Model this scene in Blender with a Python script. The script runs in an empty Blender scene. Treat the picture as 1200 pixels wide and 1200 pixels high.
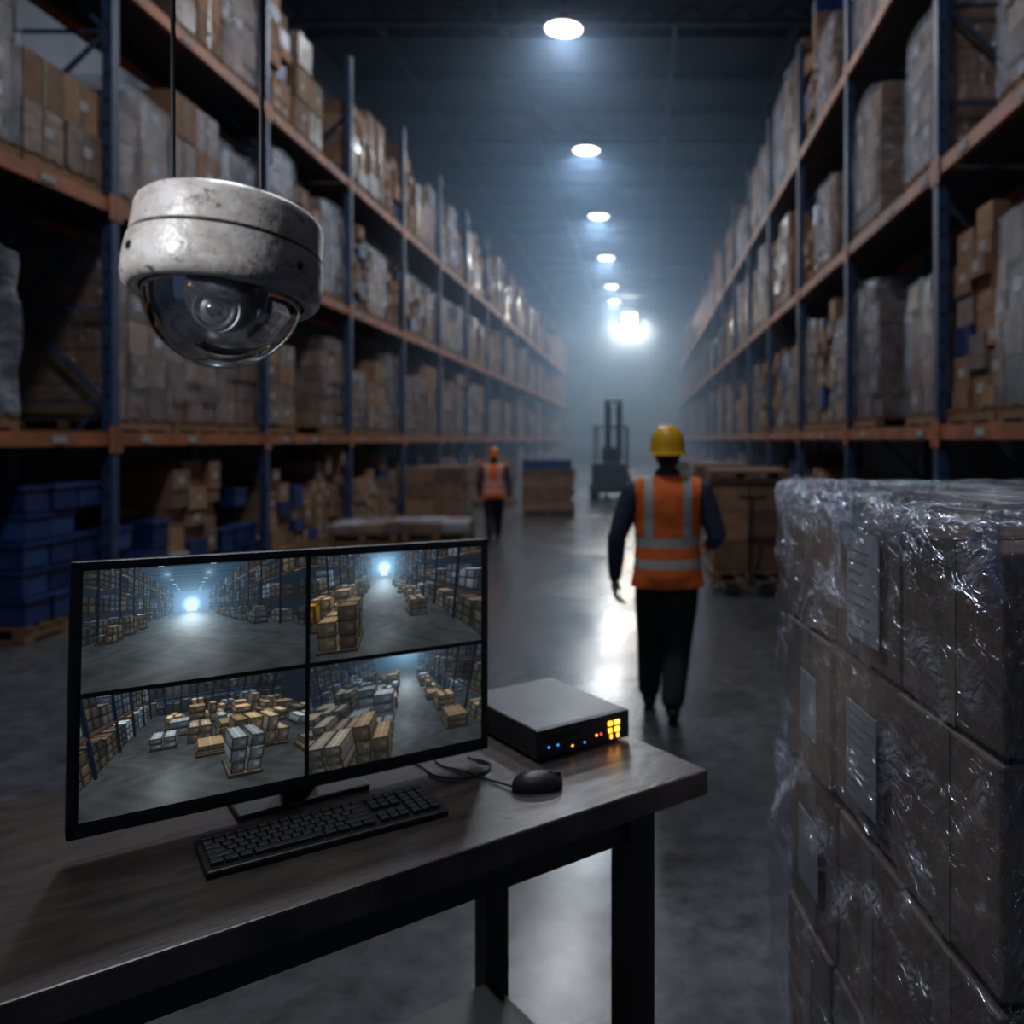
import bpy, bmesh, math, random
import numpy as np
from mathutils import Vector, Matrix, noise, Euler
rad=math.radians
scene=bpy.context.scene
COL=scene.collection
# ------------------------------------------------------------------ helpers
class MB:
    def __init__(s): s.v=[];s.f=[];s.m=[];s.mats=[]
    def mi(s,mat):
        if mat not in s.mats: s.mats.append(mat)
        return s.mats.index(mat)
    def raw(s,vs,fs,mat):
        o=len(s.v); k=s.mi(mat)
        s.v.extend([tuple(p) for p in vs])
        for f in fs:
            s.f.append([o+i for i in f]); s.m.append(k)
    def box(s,c,d,mat,rz=0,M=None):
        x,y,z=d[0]/2,d[1]/2,d[2]/2
        vs=[Vector(p) for p in [(-x,-y,-z),(x,-y,-z),(x,y,-z),(-x,y,-z),(-x,-y,z),(x,-y,z),(x,y,z),(-x,y,z)]]
        R=M if M is not None else (Matrix.Rotation(rz,3,'Z') if rz else None)
        if R is not None: vs=[R@p for p in vs]
        c=Vector(c)
        s.raw([p+c for p in vs],[(0,3,2,1),(4,5,6,7),(0,1,5,4),(1,2,6,5),(2,3,7,6),(3,0,4,7)],mat)
    def bb(s,x0,x1,y0,y1,z0,z1,mat):
        s.box(((x0+x1)/2,(y0+y1)/2,(z0+z1)/2),(x1-x0,y1-y0,z1-z0),mat)
    def bar(s,p0,p1,w,h,mat):
        p0=Vector(p0);p1=Vector(p1);t=(p1-p0);L=t.length;t.normalize()
        q=t.to_track_quat('X','Z').to_matrix()
        s.box((p0+p1)/2,(L,w,h),mat,M=q)
    def rings(s,rs,mat,cap=True):
        n=len(rs[0]);vs=[p for r in rs for p in r];fs=[]
        for i in range(len(rs)-1):
            for j in range(n):
                k=(j+1)%n
                fs.append((i*n+j,i*n+k,(i+1)*n+k,(i+1)*n+j))
        if cap:
            fs.append(tuple(range(n))[::-1]); fs.append(tuple((len(rs)-1)*n+j for j in range(n)))
        s.raw(vs,fs,mat)
    def cyl(s,p0,p1,r0,r1,mat,n=20):
        p0=Vector(p0);p1=Vector(p1);t=(p1-p0).normalized()
        ref=Vector((0,0,1)) if abs(t.z)<.9 else Vector((1,0,0))
        a=t.cross(ref).normalized();b=t.cross(a)
        R=[]
        for p,r in((p0,r0),(p1,r1)):
            R.append([p+a*math.cos(-2*math.pi*j/n)*r*-1+b*math.sin(-2*math.pi*j/n)*r for j in range(n)])
        s.rings(R,mat)
    def lathe(s,prof,mat,n=64,c=(0,0,0),M=None,cap=True):
        c=Vector(c);R=[]
        for r,z in prof:
            ring=[Vector((r*math.cos(2*math.pi*j/n),r*math.sin(2*math.pi*j/n),z)) for j in range(n)]
            if M is not None: ring=[M@p for p in ring]
            R.append([p+c for p in ring])
        s.rings(R,mat,cap)
    def ell(s,lst,mat,n=24,cap=True):
        s.rings([[Vector((cx+rx*math.cos(2*math.pi*j/n),cy+ry*math.sin(2*math.pi*j/n),cz)) for j in range(n)] for cx,cy,cz,rx,ry in lst],mat,cap)
    def chain(s,pts,rs,mat,n=14,flat=1.0,ref=(0,1,0)):
        pts=[Vector(p) for p in pts]; P=[];Rr=[];T=[]
        m=len(pts)
        tan=[]
        for i in range(m):
            a=pts[max(i-1,0)];b=pts[min(i+1,m-1)]
            tan.append((b-a).normalized())
        for k in (80,55,25):
            A=rad(k);P.append(pts[0]-tan[0]*rs[0]*math.sin(A));Rr.append(rs[0]*math.cos(A));T.append(tan[0])
        for i in range(m): P.append(pts[i]);Rr.append(rs[i]);T.append(tan[i])
        for k in (25,55,80):
            A=rad(k);P.append(pts[-1]+tan[-1]*rs[-1]*math.sin(A));Rr.append(rs[-1]*math.cos(A));T.append(tan[-1])
        R=[]
        rf=Vector(ref)
        for p,r,t in zip(P,Rr,T):
            q=rf if abs(t.dot(rf))<.95 else Vector((1,0,0))
            a=q.cross(t).normalized();b=t.cross(a)
            R.append([p+a*math.cos(2*math.pi*j/n)*r+b*math.sin(2*math.pi*j/n)*r*flat for j in range(n)])
        s.rings(R,mat)
    def build(s,name,parent=None,smooth=False,bevel=0,seg=2,fix=False,ang=35,M=None):
        me=bpy.data.meshes.new(name)
        me.from_pydata(s.v,[],s.f)
        for m in s.mats: me.materials.append(m)
        me.polygons.foreach_set('material_index',s.m)
        me.update()
        if fix:
            bm=bmesh.new();bm.from_mesh(me);bmesh.ops.recalc_face_normals(bm,faces=bm.faces[:]);bm.to_mesh(me);bm.free()
        if smooth:
            me.shade_smooth()
            try: me.set_sharp_from_angle(angle=rad(ang))
            except Exception: pass
        ob=bpy.data.objects.new(name,me);COL.objects.link(ob)
        if parent is not None: ob.parent=parent
        if bevel:
            b=ob.modifiers.new('bevel','BEVEL');b.width=bevel;b.segments=seg;b.limit_method='ANGLE';b.angle_limit=rad(40)
        return ob
def empty(name,loc=(0,0,0),rot=(0,0,0)):
    e=bpy.data.objects.new(name,None);e.location=loc;e.rotation_euler=rot;e.empty_display_size=.1
    COL.objects.link(e);return e
# ------------------------------------------------------------------ materials
def pm(name,col,rough=.5,metal=0,col2=None,island=None,var=.25,scale=6,bump=0,bscale=30,emis=None,es=0,coat=0,rvar=0,spec=None,stretch=(1,1,1)):
    m=bpy.data.materials.new(name);m.use_nodes=True;nt=m.node_tree;N=nt.nodes;L=nt.links
    p=N['Principled BSDF'];p.inputs['Roughness'].default_value=rough;p.inputs['Metallic'].default_value=metal
    if spec is not None: p.inputs['Specular IOR Level'].default_value=spec
    if coat: p.inputs['Coat Weight'].default_value=coat;p.inputs['Coat Roughness'].default_value=.15
    tc=N.new('ShaderNodeTexCoord');mp=N.new('ShaderNodeMapping');mp.inputs['Scale'].default_value=stretch
    L.new(tc.outputs['Object'],mp.inputs['Vector'])
    nz=N.new('ShaderNodeTexNoise');nz.inputs['Scale'].default_value=scale;nz.inputs['Detail'].default_value=6
    L.new(mp.outputs[0],nz.inputs['Vector'])
    base=N.new('ShaderNodeMix');base.data_type='RGBA'
    c2=col2 if col2 else tuple(c*(1-var*1.6) for c in col)
    base.inputs[6].default_value=(*col,1);base.inputs[7].default_value=(*c2,1)
    rp=N.new('ShaderNodeValToRGB');rp.color_ramp.elements[0].position=.38;rp.color_ramp.elements[1].position=.68
    L.new(nz.outputs[0],rp.inputs[0]);L.new(rp.outputs[0],base.inputs[0])
    out=base.outputs[2]
    if island:
        g=N.new('ShaderNodeNewGeometry');r2=N.new('ShaderNodeValToRGB');r2.color_ramp.interpolation='LINEAR'
        els=r2.color_ramp.elements
        while len(els)<len(island): els.new(.5)
        for i,c in enumerate(island):
            els[i].position=i/(len(island)-1);els[i].color=(*c,1)
        L.new(g.outputs['Random Per Island'],r2.inputs[0])
        mu=N.new('ShaderNodeMix');mu.data_type='RGBA';mu.blend_type='MULTIPLY';mu.inputs[0].default_value=1
        L.new(out,mu.inputs[6]);L.new(r2.outputs[0],mu.inputs[7]);out=mu.outputs[2]
    L.new(out,p.inputs['Base Color'])
    if rvar:
        mr=N.new('ShaderNodeMapRange');mr.inputs[3].default_value=max(rough-rvar,.03);mr.inputs[4].default_value=min(rough+rvar,1)
        L.new(nz.outputs[0],mr.inputs[0]);L.new(mr.outputs[0],p.inputs['Roughness'])
    if bump:
        n2=N.new('ShaderNodeTexNoise');n2.inputs['Scale'].default_value=bscale;n2.inputs['Detail'].default_value=5
        L.new(mp.outputs[0],n2.inputs['Vector'])
        b=N.new('ShaderNodeBump');b.inputs['Strength'].default_value=bump;b.inputs['Distance'].default_value=.02
        L.new(n2.outputs[0],b.inputs['Height']);L.new(b.outputs[0],p.inputs['Normal'])
    if emis:
        p.inputs['Emission Color'].default_value=(*emis,1);p.inputs['Emission Strength'].default_value=es
    return m
def film(name,lo,hi,rough=.14,stretch=(6,3,3),dust=.25,tint=(.8,.88,1),rlo=.52,rhi=.72,base=.02):
    m=bpy.data.materials.new(name);m.use_nodes=True;nt=m.node_tree;N=nt.nodes;L=nt.links
    N.remove(N['Principled BSDF']);out=N['Material Output']
    tc=N.new('ShaderNodeTexCoord');mp=N.new('ShaderNodeMapping');mp.inputs['Scale'].default_value=stretch;mp.inputs['Rotation'].default_value=(.5,.35,.2)
    L.new(tc.outputs['Object'],mp.inputs[0])
    n=N.new('ShaderNodeTexNoise');n.inputs['Scale'].default_value=2.2;n.inputs['Detail'].default_value=7;n.inputs['Distortion'].default_value=1.2
    L.new(mp.outputs[0],n.inputs['Vector'])
    n2=N.new('ShaderNodeTexNoise');n2.inputs['Scale'].default_value=5;n2.inputs['Detail'].default_value=4;n2.inputs['Distortion'].default_value=2.5
    L.new(mp.outputs[0],n2.inputs['Vector'])
    b=N.new('ShaderNodeBump');b.inputs['Strength'].default_value=.9;b.inputs['Distance'].default_value=.03
    L.new(n2.outputs[0],b.inputs['Height'])
    g=N.new('ShaderNodeBsdfGlossy');g.inputs['Roughness'].default_value=rough;g.inputs['Color'].default_value=(*tint,1);L.new(b.outputs[0],g.inputs['Normal'])
    d=N.new('ShaderNodeBsdfDiffuse');d.inputs['Color'].default_value=(.45,.48,.58,1);L.new(b.outputs[0],d.inputs['Normal'])
    t=N.new('ShaderNodeBsdfTransparent');t.inputs['Color'].default_value=(.90,.92,.95,1)
    r=N.new('ShaderNodeValToRGB');r.color_ramp.elements[0].position=rlo;r.color_ramp.elements[1].position=rhi
    r.color_ramp.elements[0].color=(base,base,base,1);r.color_ramp.elements[1].color=(dust,dust,dust,1);L.new(n.outputs[0],r.inputs[0])
    m1=N.new('ShaderNodeMixShader');L.new(r.outputs[0],m1.inputs[0]);L.new(t.outputs[0],m1.inputs[1]);L.new(d.outputs[0],m1.inputs[2])
    r2=N.new('ShaderNodeMapRange');r2.inputs[1].default_value=.35;r2.inputs[2].default_value=.7;r2.inputs[3].default_value=lo;r2.inputs[4].default_value=hi;L.new(n2.outputs[0],r2.inputs[0])
    m2=N.new('ShaderNodeMixShader');L.new(r2.outputs[0],m2.inputs[0]);L.new(m1.outputs[0],m2.inputs[1]);L.new(g.outputs[0],m2.inputs[2])
    L.new(m2.outputs[0],out.inputs['Surface'])
    return m
CARD=[(1,.93,.86),(.55,.5,.47),(.8,.70,.58),(1.15,1.05,.95),(.4,.37,.37),(.85,.82,.8)]
M_card=pm('cardboard',(.37,.225,.135),.8,col2=(.25,.155,.095),island=CARD,scale=5,bump=.15,bscale=12)
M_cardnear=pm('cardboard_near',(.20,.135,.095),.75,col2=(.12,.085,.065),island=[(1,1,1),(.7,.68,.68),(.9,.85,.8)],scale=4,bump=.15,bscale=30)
M_wrapc=pm('wrapped_cartons',(.26,.205,.17),.4,col2=(.15,.11,.085),island=[(1,1,1),(.55,.53,.55),(1.2,1.05,.9),(.9,.95,1.15)],scale=5,bump=.5,bscale=7,coat=.3,stretch=(1,1,2.5))
M_wrapg=pm('grey_stretch_wrap',(.22,.24,.29),.3,col2=(.04,.04,.055),island=[(1,1,1),(.6,.62,.7),(.85,.88,1)],scale=4,bump=1.,bscale=6,coat=.6,stretch=(1,1,2))
M_filmr=film('rack_stretch_film',.02,.26,rough=.18,stretch=(2.5,3,1.6),dust=.24,base=.01,rlo=.52,rhi=.74)
M_label=pm('paper_label',(.4,.4,.4),.7,var=.1)
M_tape=pm('packing_tape',(.22,.18,.13),.3)
M_wood=pm('pallet_wood',(.31,.18,.085),.8,col2=(.18,.10,.05),scale=6,bump=.3,stretch=(1,6,6),island=[(1,1,1),(.7,.7,.7),(.9,.85,.8)])
M_crate=pm('blue_plastic_crate',(.02,.06,.20),.4,island=[(1,1,1),(.4,.5,.6),(1.5,1.5,1.4)])
M_blue=pm('blue_rack_paint',(.035,.07,.15),.45,col2=(.02,.04,.09),scale=9)
M_orange=pm('orange_rack_paint',(.44,.135,.045),.5,col2=(.20,.08,.035),scale=4,stretch=(1,.6,1))
M_deck=pm('rack_deck',(.05,.05,.06),.6)
M_black=pm('black_plastic',(.013,.014,.017),.42,var=.1,bump=.04,bscale=300)
M_blackg=pm('gloss_black',(.008,.008,.01),.12,var=.05)
M_key=pm('keycap',(.020,.021,.025),.45,var=.1)
M_steel=pm('brushed_steel',(.35,.37,.4),.35,metal=1)
M_dark=pm('dark_metal',(.05,.055,.065),.38,metal=.6,var=.15,rvar=.1)
def emat(name,c,s): return pm(name,c,.4,emis=c,es=s,var=0)
# ------------------------------------------------------------------ room
def floor_mat():
    m=pm('polished_concrete',(.105,.110,.120),.23,col2=(.045,.048,.058),scale=.7,bump=.12,bscale=3,rvar=.17)
    nt=m.node_tree;N=nt.nodes;L=nt.links
    p=N['Principled BSDF'];src=p.inputs['Base Color'].links[0].from_socket
    tc=N.new('ShaderNodeTexCoord');n=N.new('ShaderNodeTexNoise');n.inputs['Scale'].default_value=7;n.inputs['Detail'].default_value=8;n.inputs['Roughness'].default_value=.7
    L.new(tc.outputs['Object'],n.inputs['Vector'])
    r=N.new('ShaderNodeMapRange');r.inputs[1].default_value=.3;r.inputs[2].default_value=.7;r.inputs[3].default_value=.4;r.inputs[4].default_value=1.45;L.new(n.outputs[0],r.inputs[0])
    mu=N.new('ShaderNodeMix');mu.data_type='RGBA';mu.blend_type='MULTIPLY';mu.inputs[0].default_value=1
    L.new(src,mu.inputs[6]);L.new(r.outputs[0],mu.inputs[7]);L.new(mu.outputs[2],p.inputs['Base Color']);return m
M_floor=floor_mat()
def corr(name,col,axis,sc=1.6):
    m=pm(name,col,.5,metal=.3,scale=.6)
    nt=m.node_tree;N=nt.nodes;L=nt.links
    tc=N.new('ShaderNodeTexCoord');w=N.new('ShaderNodeTexWave');w.bands_direction=axis;w.inputs['Scale'].default_value=sc
    L.new(tc.outputs['Object'],w.inputs['Vector']);b=N.new('ShaderNodeBump');b.inputs['Distance'].default_value=.05;b.inputs['Strength'].default_value=.8
    L.new(w.outputs['Fac'],b.inputs['Height']);L.new(b.outputs[0],N['Principled BSDF'].inputs['Normal']);return m
M_ceil=corr('corrugated_roof',(.08,.115,.17),'Y',1.2)
M_wall=corr('clad_wall',(.16,.2,.25),'X',1.2)
b=MB();b.bb(-8.2,5.7,-6,62.2,-.2,0,M_floor);b.build('floor')
b=MB();b.bb(-8.2,5.7,-6,62.2,11.6,11.8,M_ceil);b.build('ceiling')
b=MB();b.bb(-8.2,-8,-6,62.2,0,11.6,M_wall);b.build('wall_left')
b=MB();b.bb(5.5,5.7,-6,62.2,0,11.6,M_wall);b.build('wall_right')
b=MB();b.bb(-8,5.5,62,62.2,0,11.6,M_wall);b.build('wall_back')
M_truss=pm('roof_steel',(.09,.12,.17),.5,metal=.2)
b=MB()
for i in range(27):
    y=-4+i*2.45
    b.bb(-8,5.5,y-.05,y+.05,11.35,11.6,M_truss)
for y in range(-2,62,7):
    b.bb(-8,5.5,y-.09,y+.09,10.95,11.05,M_truss)
    for k in range(13):
        x=-7.8+k*1.05
        b.bar((x,y,11.0),(x+.52,y,11.4),.05,.05,M_truss);b.bar((x+.52,y,11.4),(x+1.05,y,11.0),.05,.05,M_truss)
for x in (-6,-3.2,.8,3.6): b.bb(x-.06,x+.06,-5,62,11.2,11.35,M_truss)
b.build('ceiling_roof_trusses')
# ------------------------------------------------------------------ loads
def lumpy(mb,c,d,mat,amp=.04,n=5,seed=0,rz=0,rnd=.10):
    R=Matrix.Rotation(rz,3,'Z');c=Vector(c)
    def P(u,v,w):
        q=Vector((u*d[0]/2,v*d[1]/2,w*d[2]/2))
        k=max(0,abs(u)+abs(v)+max(w,0)-2.1)*rnd
        q=q*(1-k) if w>-.9 else q
        nn=noise.noise_vector(q*3.1+Vector((seed*7.3,seed*1.7,0)))
        if w>-.95: q+=Vector(nn)*amp
        return c+R@q
    for ax in range(3):
        for sg in (-1,1):
            if ax==2 and sg==-1: continue
            vs=[];fs=[]
            for i in range(n+1):
                for j in range(n+1):
                    a=-1+2*i/n;bb=-1+2*j/n
                    co=[0,0,0];co[ax]=sg;co[(ax+1)%3]=a;co[(ax+2)%3]=bb
                    vs.append(P(*co))
            for i in range(n):
                for j in range(n):
                    q=[i*(n+1)+j,(i+1)*(n+1)+j,(i+1)*(n+1)+j+1,i*(n+1)+j+1]
                    fs.append(q if sg>0 else q[::-1])
            mb.raw(vs,fs,mat)
def pallet(mb,cx,cy,z,w,l,rz=0,mat=None):
    mat=mat or M_wood
    R=Matrix.Rotation(rz,3,'Z');C=Vector((cx,cy,z))
    def B(x,y,zz,dx,dy,dz): mb.box(C+R@Vector((x,y,zz)),(dx,dy,dz),mat,rz)
    for i in range(3): 
        B((i-1)*(w/2-.06),0,.07,.1,l,.09)
    for i in range(6): B(0,-l/2+.06+i*(l-.12)/5,.125,w,.11,.022)
    for i in range(3): B(0,(i-1)*(l/2-.06),.012,w,.11,.022)
def load(mb,cx,cy,z,hmax,rng,kind,face,w=1.0,l=1.05,rz=0,near=False):
    pallet(mb,cx,cy,z,w,l,rz);z0=z+.14
    h=hmax
    if kind=='grey':
        lumpy(mb,(cx,cy,z0+h/2),(w,l,h),M_wrapg,amp=.09,n=8,seed=rng.random()*50,rz=rz)
    elif kind=='wrap':
        ny=rng.choice([2,3,3]);nz=rng.choice([4,5,6]);bh=h/nz;mt=rng.choice([M_card,M_card,M_wrapc]);short=rng.random()<.5
        for iz in range(nz):
            for iy in range(ny):
                if short and iz==nz-1 and iy==0: continue
                y=cy+(iy-(ny-1)/2)*l/ny
                off=rng.uniform(0,.05)
                mb.box((cx+face*off,y,z0+bh*(iz+.5)),(w-.08,l/ny-.035,bh-.012),mt if rng.random()<.8 else M_card)
                if rng.random()<.35: mb.box((cx-face*(w/2-.045-off),y,z0+bh*(iz+.5)),(.02,.13,.10),M_label)
        if near: lumpy(mb,(cx,cy,z0+h/2),(w+.01,l+.01,h+.03),M_filmr,amp=.035,n=7,seed=rng.random()*50,rnd=.04)
    elif kind=='cartons':
        ny=rng.choice([2,2,3]);nz=rng.choice([3,4,5]);nx=2
        bh=h/nz
        for iz in range(nz):
            for iy in range(ny):
                for ix in range(nx):
                    if iz==nz-1 and rng.random()<.35: continue
                    x=cx+(ix-.5)*w/nx+rng.uniform(-.025,.025);y=cy+(iy-(ny-1)/2)*l/ny+rng.uniform(-.01,.01)
                    mb.box((x,y,z0+bh*(iz+.5)),(w/nx-.015,l/ny-.015,bh-.006),M_wrapc if rng.random()<.2 else M_card)
                    if face and (ix==(0 if face>0 else 1)):
                        fx=x-face*(w/nx/2-.005)
                        if rng.random()<.5: mb.box((fx,y+rng.uniform(-.08,.08),z0+bh*(iz+.5)+rng.uniform(-.04,.04)),(.006,.12,.09),M_label)
                        mb.box((fx,y,z0+bh*(iz+.5)),(.004,.05,bh-.01),M_tape)
    elif kind=='mixed':
        y=cy-l/2
        while y<cy+l/2-.15:
            dy=rng.uniform(.22,.42);dy=min(dy,cy+l/2-y)
            zz=z0;top=z0+h*rng.uniform(.55,1)
            while zz<top:
                dz=rng.uniform(.15,.34)
                mt=M_card if rng.random()<.78 else rng.choice([M_wrapc,M_label,M_crate,M_crate])
                off=rng.uniform(0,.12)
                mb.box((cx+face*off/2,y+dy/2,zz+dz/2),(w-off,dy-.015,dz-.006),mt);
                if mt is M_card and rng.random()<.5: mb.box((cx-face*(w/2-off),y+dy/2,zz+dz/2),(.008,min(.12,dy*.6),.08),M_label)
                zz+=dz
            y+=dy
    elif kind=='crates':
        nz=int(h/.24)
        for iz in range(nz):
            for iy in range(3):
                if iz>nz-3 and rng.random()<.4: continue
                for ix in range(2):
                    x=cx+(ix-.5)*w/2+rng.uniform(-.02,.02);y=cy+(iy-1)*l/3
                    mb.box((x,y,z0+.24*iz+.11),(w/2-.05,l/3-.05,.2),M_crate);mb.box((x,y,z0+.24*iz+.215),(w/2-.02,l/3-.02,.035),M_crate)
def rack(xf,s,y_first,nb,name,seed,levels):
    rng=random.Random(seed);D=1.1;bay=3.4;H=8.5
    root=empty(name,(xf+s*D/2,y_first+nb*bay/2,0))
    st=MB();be=MB()
    for k in range(nb+1):
        y=y_first+k*bay
        for xx in (xf+s*.05,xf+s*(D-.05)):
            st.bb(xx-.05,xx+.05,y-.055,y+.055,0.01,H,M_blue)
            st.bb(xx-.09,xx+.09,y-.09,y+.09,0,.015,M_blue)
            if k<4:
                for q in range(34): st.bb(xx-.02,xx+.02,y-.057,y-.05,.2+q*.24,.24+q*.24,M_black)
        z=.3
        a,c=xf+s*.08,xf+s*(D-.08);fl=0
        while z<H-1:
            st.bar((a,y,z),(c,y,z+.9),.03,.04,M_blue) if fl%2==0 else st.bar((c,y,z),(a,y,z+.9),.03,.04,M_blue)
            st.bar((a,y,z),(c,y,z),.03,.03,M_blue);z+=.9;fl+=1
    for k in range(nb):
        y0=y_first+k*bay+.055;y1=y0+bay-.11
        for z in levels:
            for xx in (xf+s*.03,xf+s*(D-.03)):
                be.bb(xx-.025,xx+.025,y0,y1,z-.13,z,M_orange)
            for yy in (y0,y1): be.bb(xf-s*.005-.004,xf-s*.005+.004,yy-.05,yy+.05,z-.2,z+.05,M_orange)
            be.bb(min(xf+s*.06,xf+s*(D-.06)),max(xf+s*.06,xf+s*(D-.06)),y0,y1,z-.03,z-.002,M_deck)
            for q in range(3):
                if rng.random()<.7:
                    yy=y0+.4+q*1.05+rng.uniform(-.2,.2);be.bb(xf-s*.0-.004,xf-s*.0+.004,yy-.09,yy+.09,z-.10,z-.04,M_label)
    lo=MB()
    zs=[0]+list(levels)
    for k in range(nb):
        for li,z in enumerate(zs):
            top=(zs[li+1]-.35 if li+1<len(zs) else z+2.2)
            for q in range(3):
                if rng.random()<(.08 if li else .10): continue
                y=y_first+k*bay+.6+q*1.1
                hm=(top-z-.14)*rng.uniform(.58,.97)
                if li==0: kind=rng.choice(['mixed','mixed','cartons','wrap','mixed','crates'])
                else: kind=rng.choice(['wrap','wrap','wrap','cartons','mixed','cartons'])
                if s<0 and li==1 and k==1: kind='grey'
                if s<0 and li==0 and k==2: kind='crates' if q!=1 else 'mixed'
                if s>0 and li==1 and k==2 and q==1: continue
                load(lo,xf+s*(D/2+.02),y,z+.002,hm,rng,kind,s,near=(k<7))
    objs=[st.build('uprights'),be.build('beams'),lo.build('pallet_loads',smooth=True,ang=50)]
    for o in objs: o.parent=root;o.matrix_parent_inverse=Matrix.Translation(-root.location)
rack(-5.1,-1,1.5,17,'pallet_rack',11,[1.80,4.05,6.3])
rack(2.7,1,1.0,17,'pallet_rack',23,[1.86,4.25,6.6])
# ------------------------------------------------------------------ ceiling lamps
M_lampoff=emat('lamp_diffuser',(1,.93,.80),6)
M_lampbr=emat('flood_lamp_face',(.92,.97,1),120)
for i,(y,pw) in enumerate([(56.5,800),(51,480),(43,480),(35,480),(27,340),(19,250),(11,210),(3,190),(-4,80)]):
    e=empty('high_bay_lamp',(-1.7,y,10.9))
    m=MB();m.lathe([(.08,.32),(.12,.3),(.16,.14),(.44,.02),(.46,-.03),(.42,-.03)],M_dark,n=32)
    m.lathe([(.41,-.01),(.40,-.035),(.2,-.06),(.01,-.065)],M_lampoff,n=32)
    m.cyl((0,0,.3),(0,0,.699),.02,.02,M_dark,8)
    m.build('lamp_body',e,smooth=True)
    ld=bpy.data.lights.new('lamp_light','AREA');ld.shape='DISK';ld.size=.85;ld.energy=pw;ld.color=(.70,.84,1) if i<5 else (.90,.93,1)
    lo=bpy.data.objects.new('lamp_light',ld);COL.objects.link(lo);lo.parent=e;lo.location=(0,0,-.12)
# flood light on the far wall, shining down the aisle
e=empty('flood_light',(-.75,61.6,10.45),(rad(12),0,0))
m=MB();m.bb(-.5,.5,-.15,.1,-.4,.4,M_dark);m.bb(-.42,.42,-.17,-.14,-.33,.33,M_lampbr);m.bb(-.08,.08,.1,.36,-.08,.08,M_dark);m.build('flood_body',e,bevel=.02)
ld=bpy.data.lights.new('flood_beam','AREA');ld.shape='RECTANGLE';ld.size=.85;ld.size_y=.6;ld.energy=4200;ld.color=(.78,.89,1);ld.spread=rad(150)
lo=bpy.data.objects.new('flood_beam',ld);COL.objects.link(lo);lo.parent=e;lo.location=(0,-.2,0);lo.rotation_euler=(rad(90-25),0,0)
def spot(name,loc,tgt,pw,col,ang,r=.15):
    ld=bpy.data.lights.new(name,'SPOT');ld.energy=pw;ld.color=col;ld.spot_size=rad(ang);ld.spot_blend=.6;ld.shadow_soft_size=r
    o=bpy.data.objects.new(name,ld);COL.objects.link(o);o.location=loc
    o.rotation_euler=(Vector(tgt)-Vector(loc)).to_track_quat('-Z','Y').to_euler();return o
spot('dome_fill_spot',(-1.5,-.5,2.75),(-.49,1.0,1.93),215,(.97,.97,1),17,.12)  # added fill with no fixture, brightens the dome camera housing
spot('stack_fill_spot',(-1.9,4.2,5.6),(.5,1.9,1.3),430,(.82,.90,1),42,.2)  # added spot without a fixture, brings out highlights on the wrapped stack
# haze
hz=bpy.data.materials.new('haze');hz.use_nodes=True;N=hz.node_tree.nodes;N.remove(N['Principled BSDF'])
vs=N.new('ShaderNodeVolumeScatter');vs.inputs['Color'].default_value=(.48,.70,1,1);vs.inputs['Density'].default_value=.021;vs.inputs['Anisotropy'].default_value=.4
hz.node_tree.links.new(vs.outputs[0],N['Material Output'].inputs['Volume'])
b=MB();b.bb(-7.9,5.4,16.2,61.9,.02,10.65,hz);b.build('dust_haze')
# ------------------------------------------------------------------ dome camera
M_white=pm('chipped_white_paint',(.47,.465,.455),.36,var=.12,scale=14,bump=.1,bscale=60)
nt=M_white.node_tree;N=nt.nodes;L=nt.links;p=N['Principled BSDF'];src=p.inputs['Base Color'].links[0].from_socket
def nz_(scale,det,ro,st,lo,hi,dist=0):
    tc=N.new('ShaderNodeTexCoord');n=N.new('ShaderNodeTexNoise');n.inputs['Scale'].default_value=scale;n.inputs['Detail'].default_value=det;n.inputs['Roughness'].default_value=ro;n.inputs['Distortion'].default_value=dist
    mp=N.new('ShaderNodeMapping');mp.inputs['Scale'].default_value=st;L.new(tc.outputs['Object'],mp.inputs[0]);L.new(mp.outputs[0],n.inputs['Vector'])
    r=N.new('ShaderNodeValToRGB');r.color_ramp.elements[0].position=lo;r.color_ramp.elements[1].position=hi;L.new(n.outputs[0],r.inputs[0]);return r.outputs[0]
def mixc(f,a,c):
    mx=N.new('ShaderNodeMix');mx.data_type='RGBA';L.new(f,mx.inputs[0]);L.new(a,mx.inputs[6]);mx.inputs[7].default_value=(*c,1);return mx.outputs[2]
c1=mixc(nz_(20,10,.75,(1,1,1.6),.42,.70),src,(.22,.185,.155))
c2=mixc(nz_(30,12,.8,(1,1,1.5),.56,.61,.4),c1,(.075,.055,.045))
c3=mixc(nz_(90,6,.8,(1,1,1),.61,.66),c2,(.09,.075,.06))
L.new(c3,p.inputs['Base Color'])
dm=empty('dome_security_camera',(-.487,1.0,1.900))
tl=empty('camera_head',(0,0,.003),(rad(-9),rad(2.0),0));tl.parent=dm;tl.scale=(.95,.95,1.0)
b=MB()
b.lathe([(.001,.098),(.09,.098),(.1,.096),(.106,.09),(.108,.083),(.109,.05),(.107,.0485),(.107,.0460),(.111,.0445),(.1125,.03),(.1125,.006),(.110,-.004),(.104,-.010),(.098,-.0115),(.0925,-.009),(.0915,.004)],M_white,n=96,cap=False)
b.build('housing',tl,smooth=True,ang=50)
b=MB();b.lathe([(.0915,.006),(.0915,-.007),(.0895,-.009),(.0885,.006)],M_blackg,n=72,cap=False);b.lathe([(.001,.007),(.091,.007)],M_black,n=48,cap=False);b.lathe([(.1075,.0492),(.1084,.0478),(.1075,.0462)],M_black,n=96,cap=False);b.build('gasket',tl,smooth=True)
gl=bpy.data.materials.new('dome_glass');gl.use_nodes=True;nt=gl.node_tree;N=nt.nodes;L=nt.links;N.remove(N['Principled BSDF'])
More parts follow.
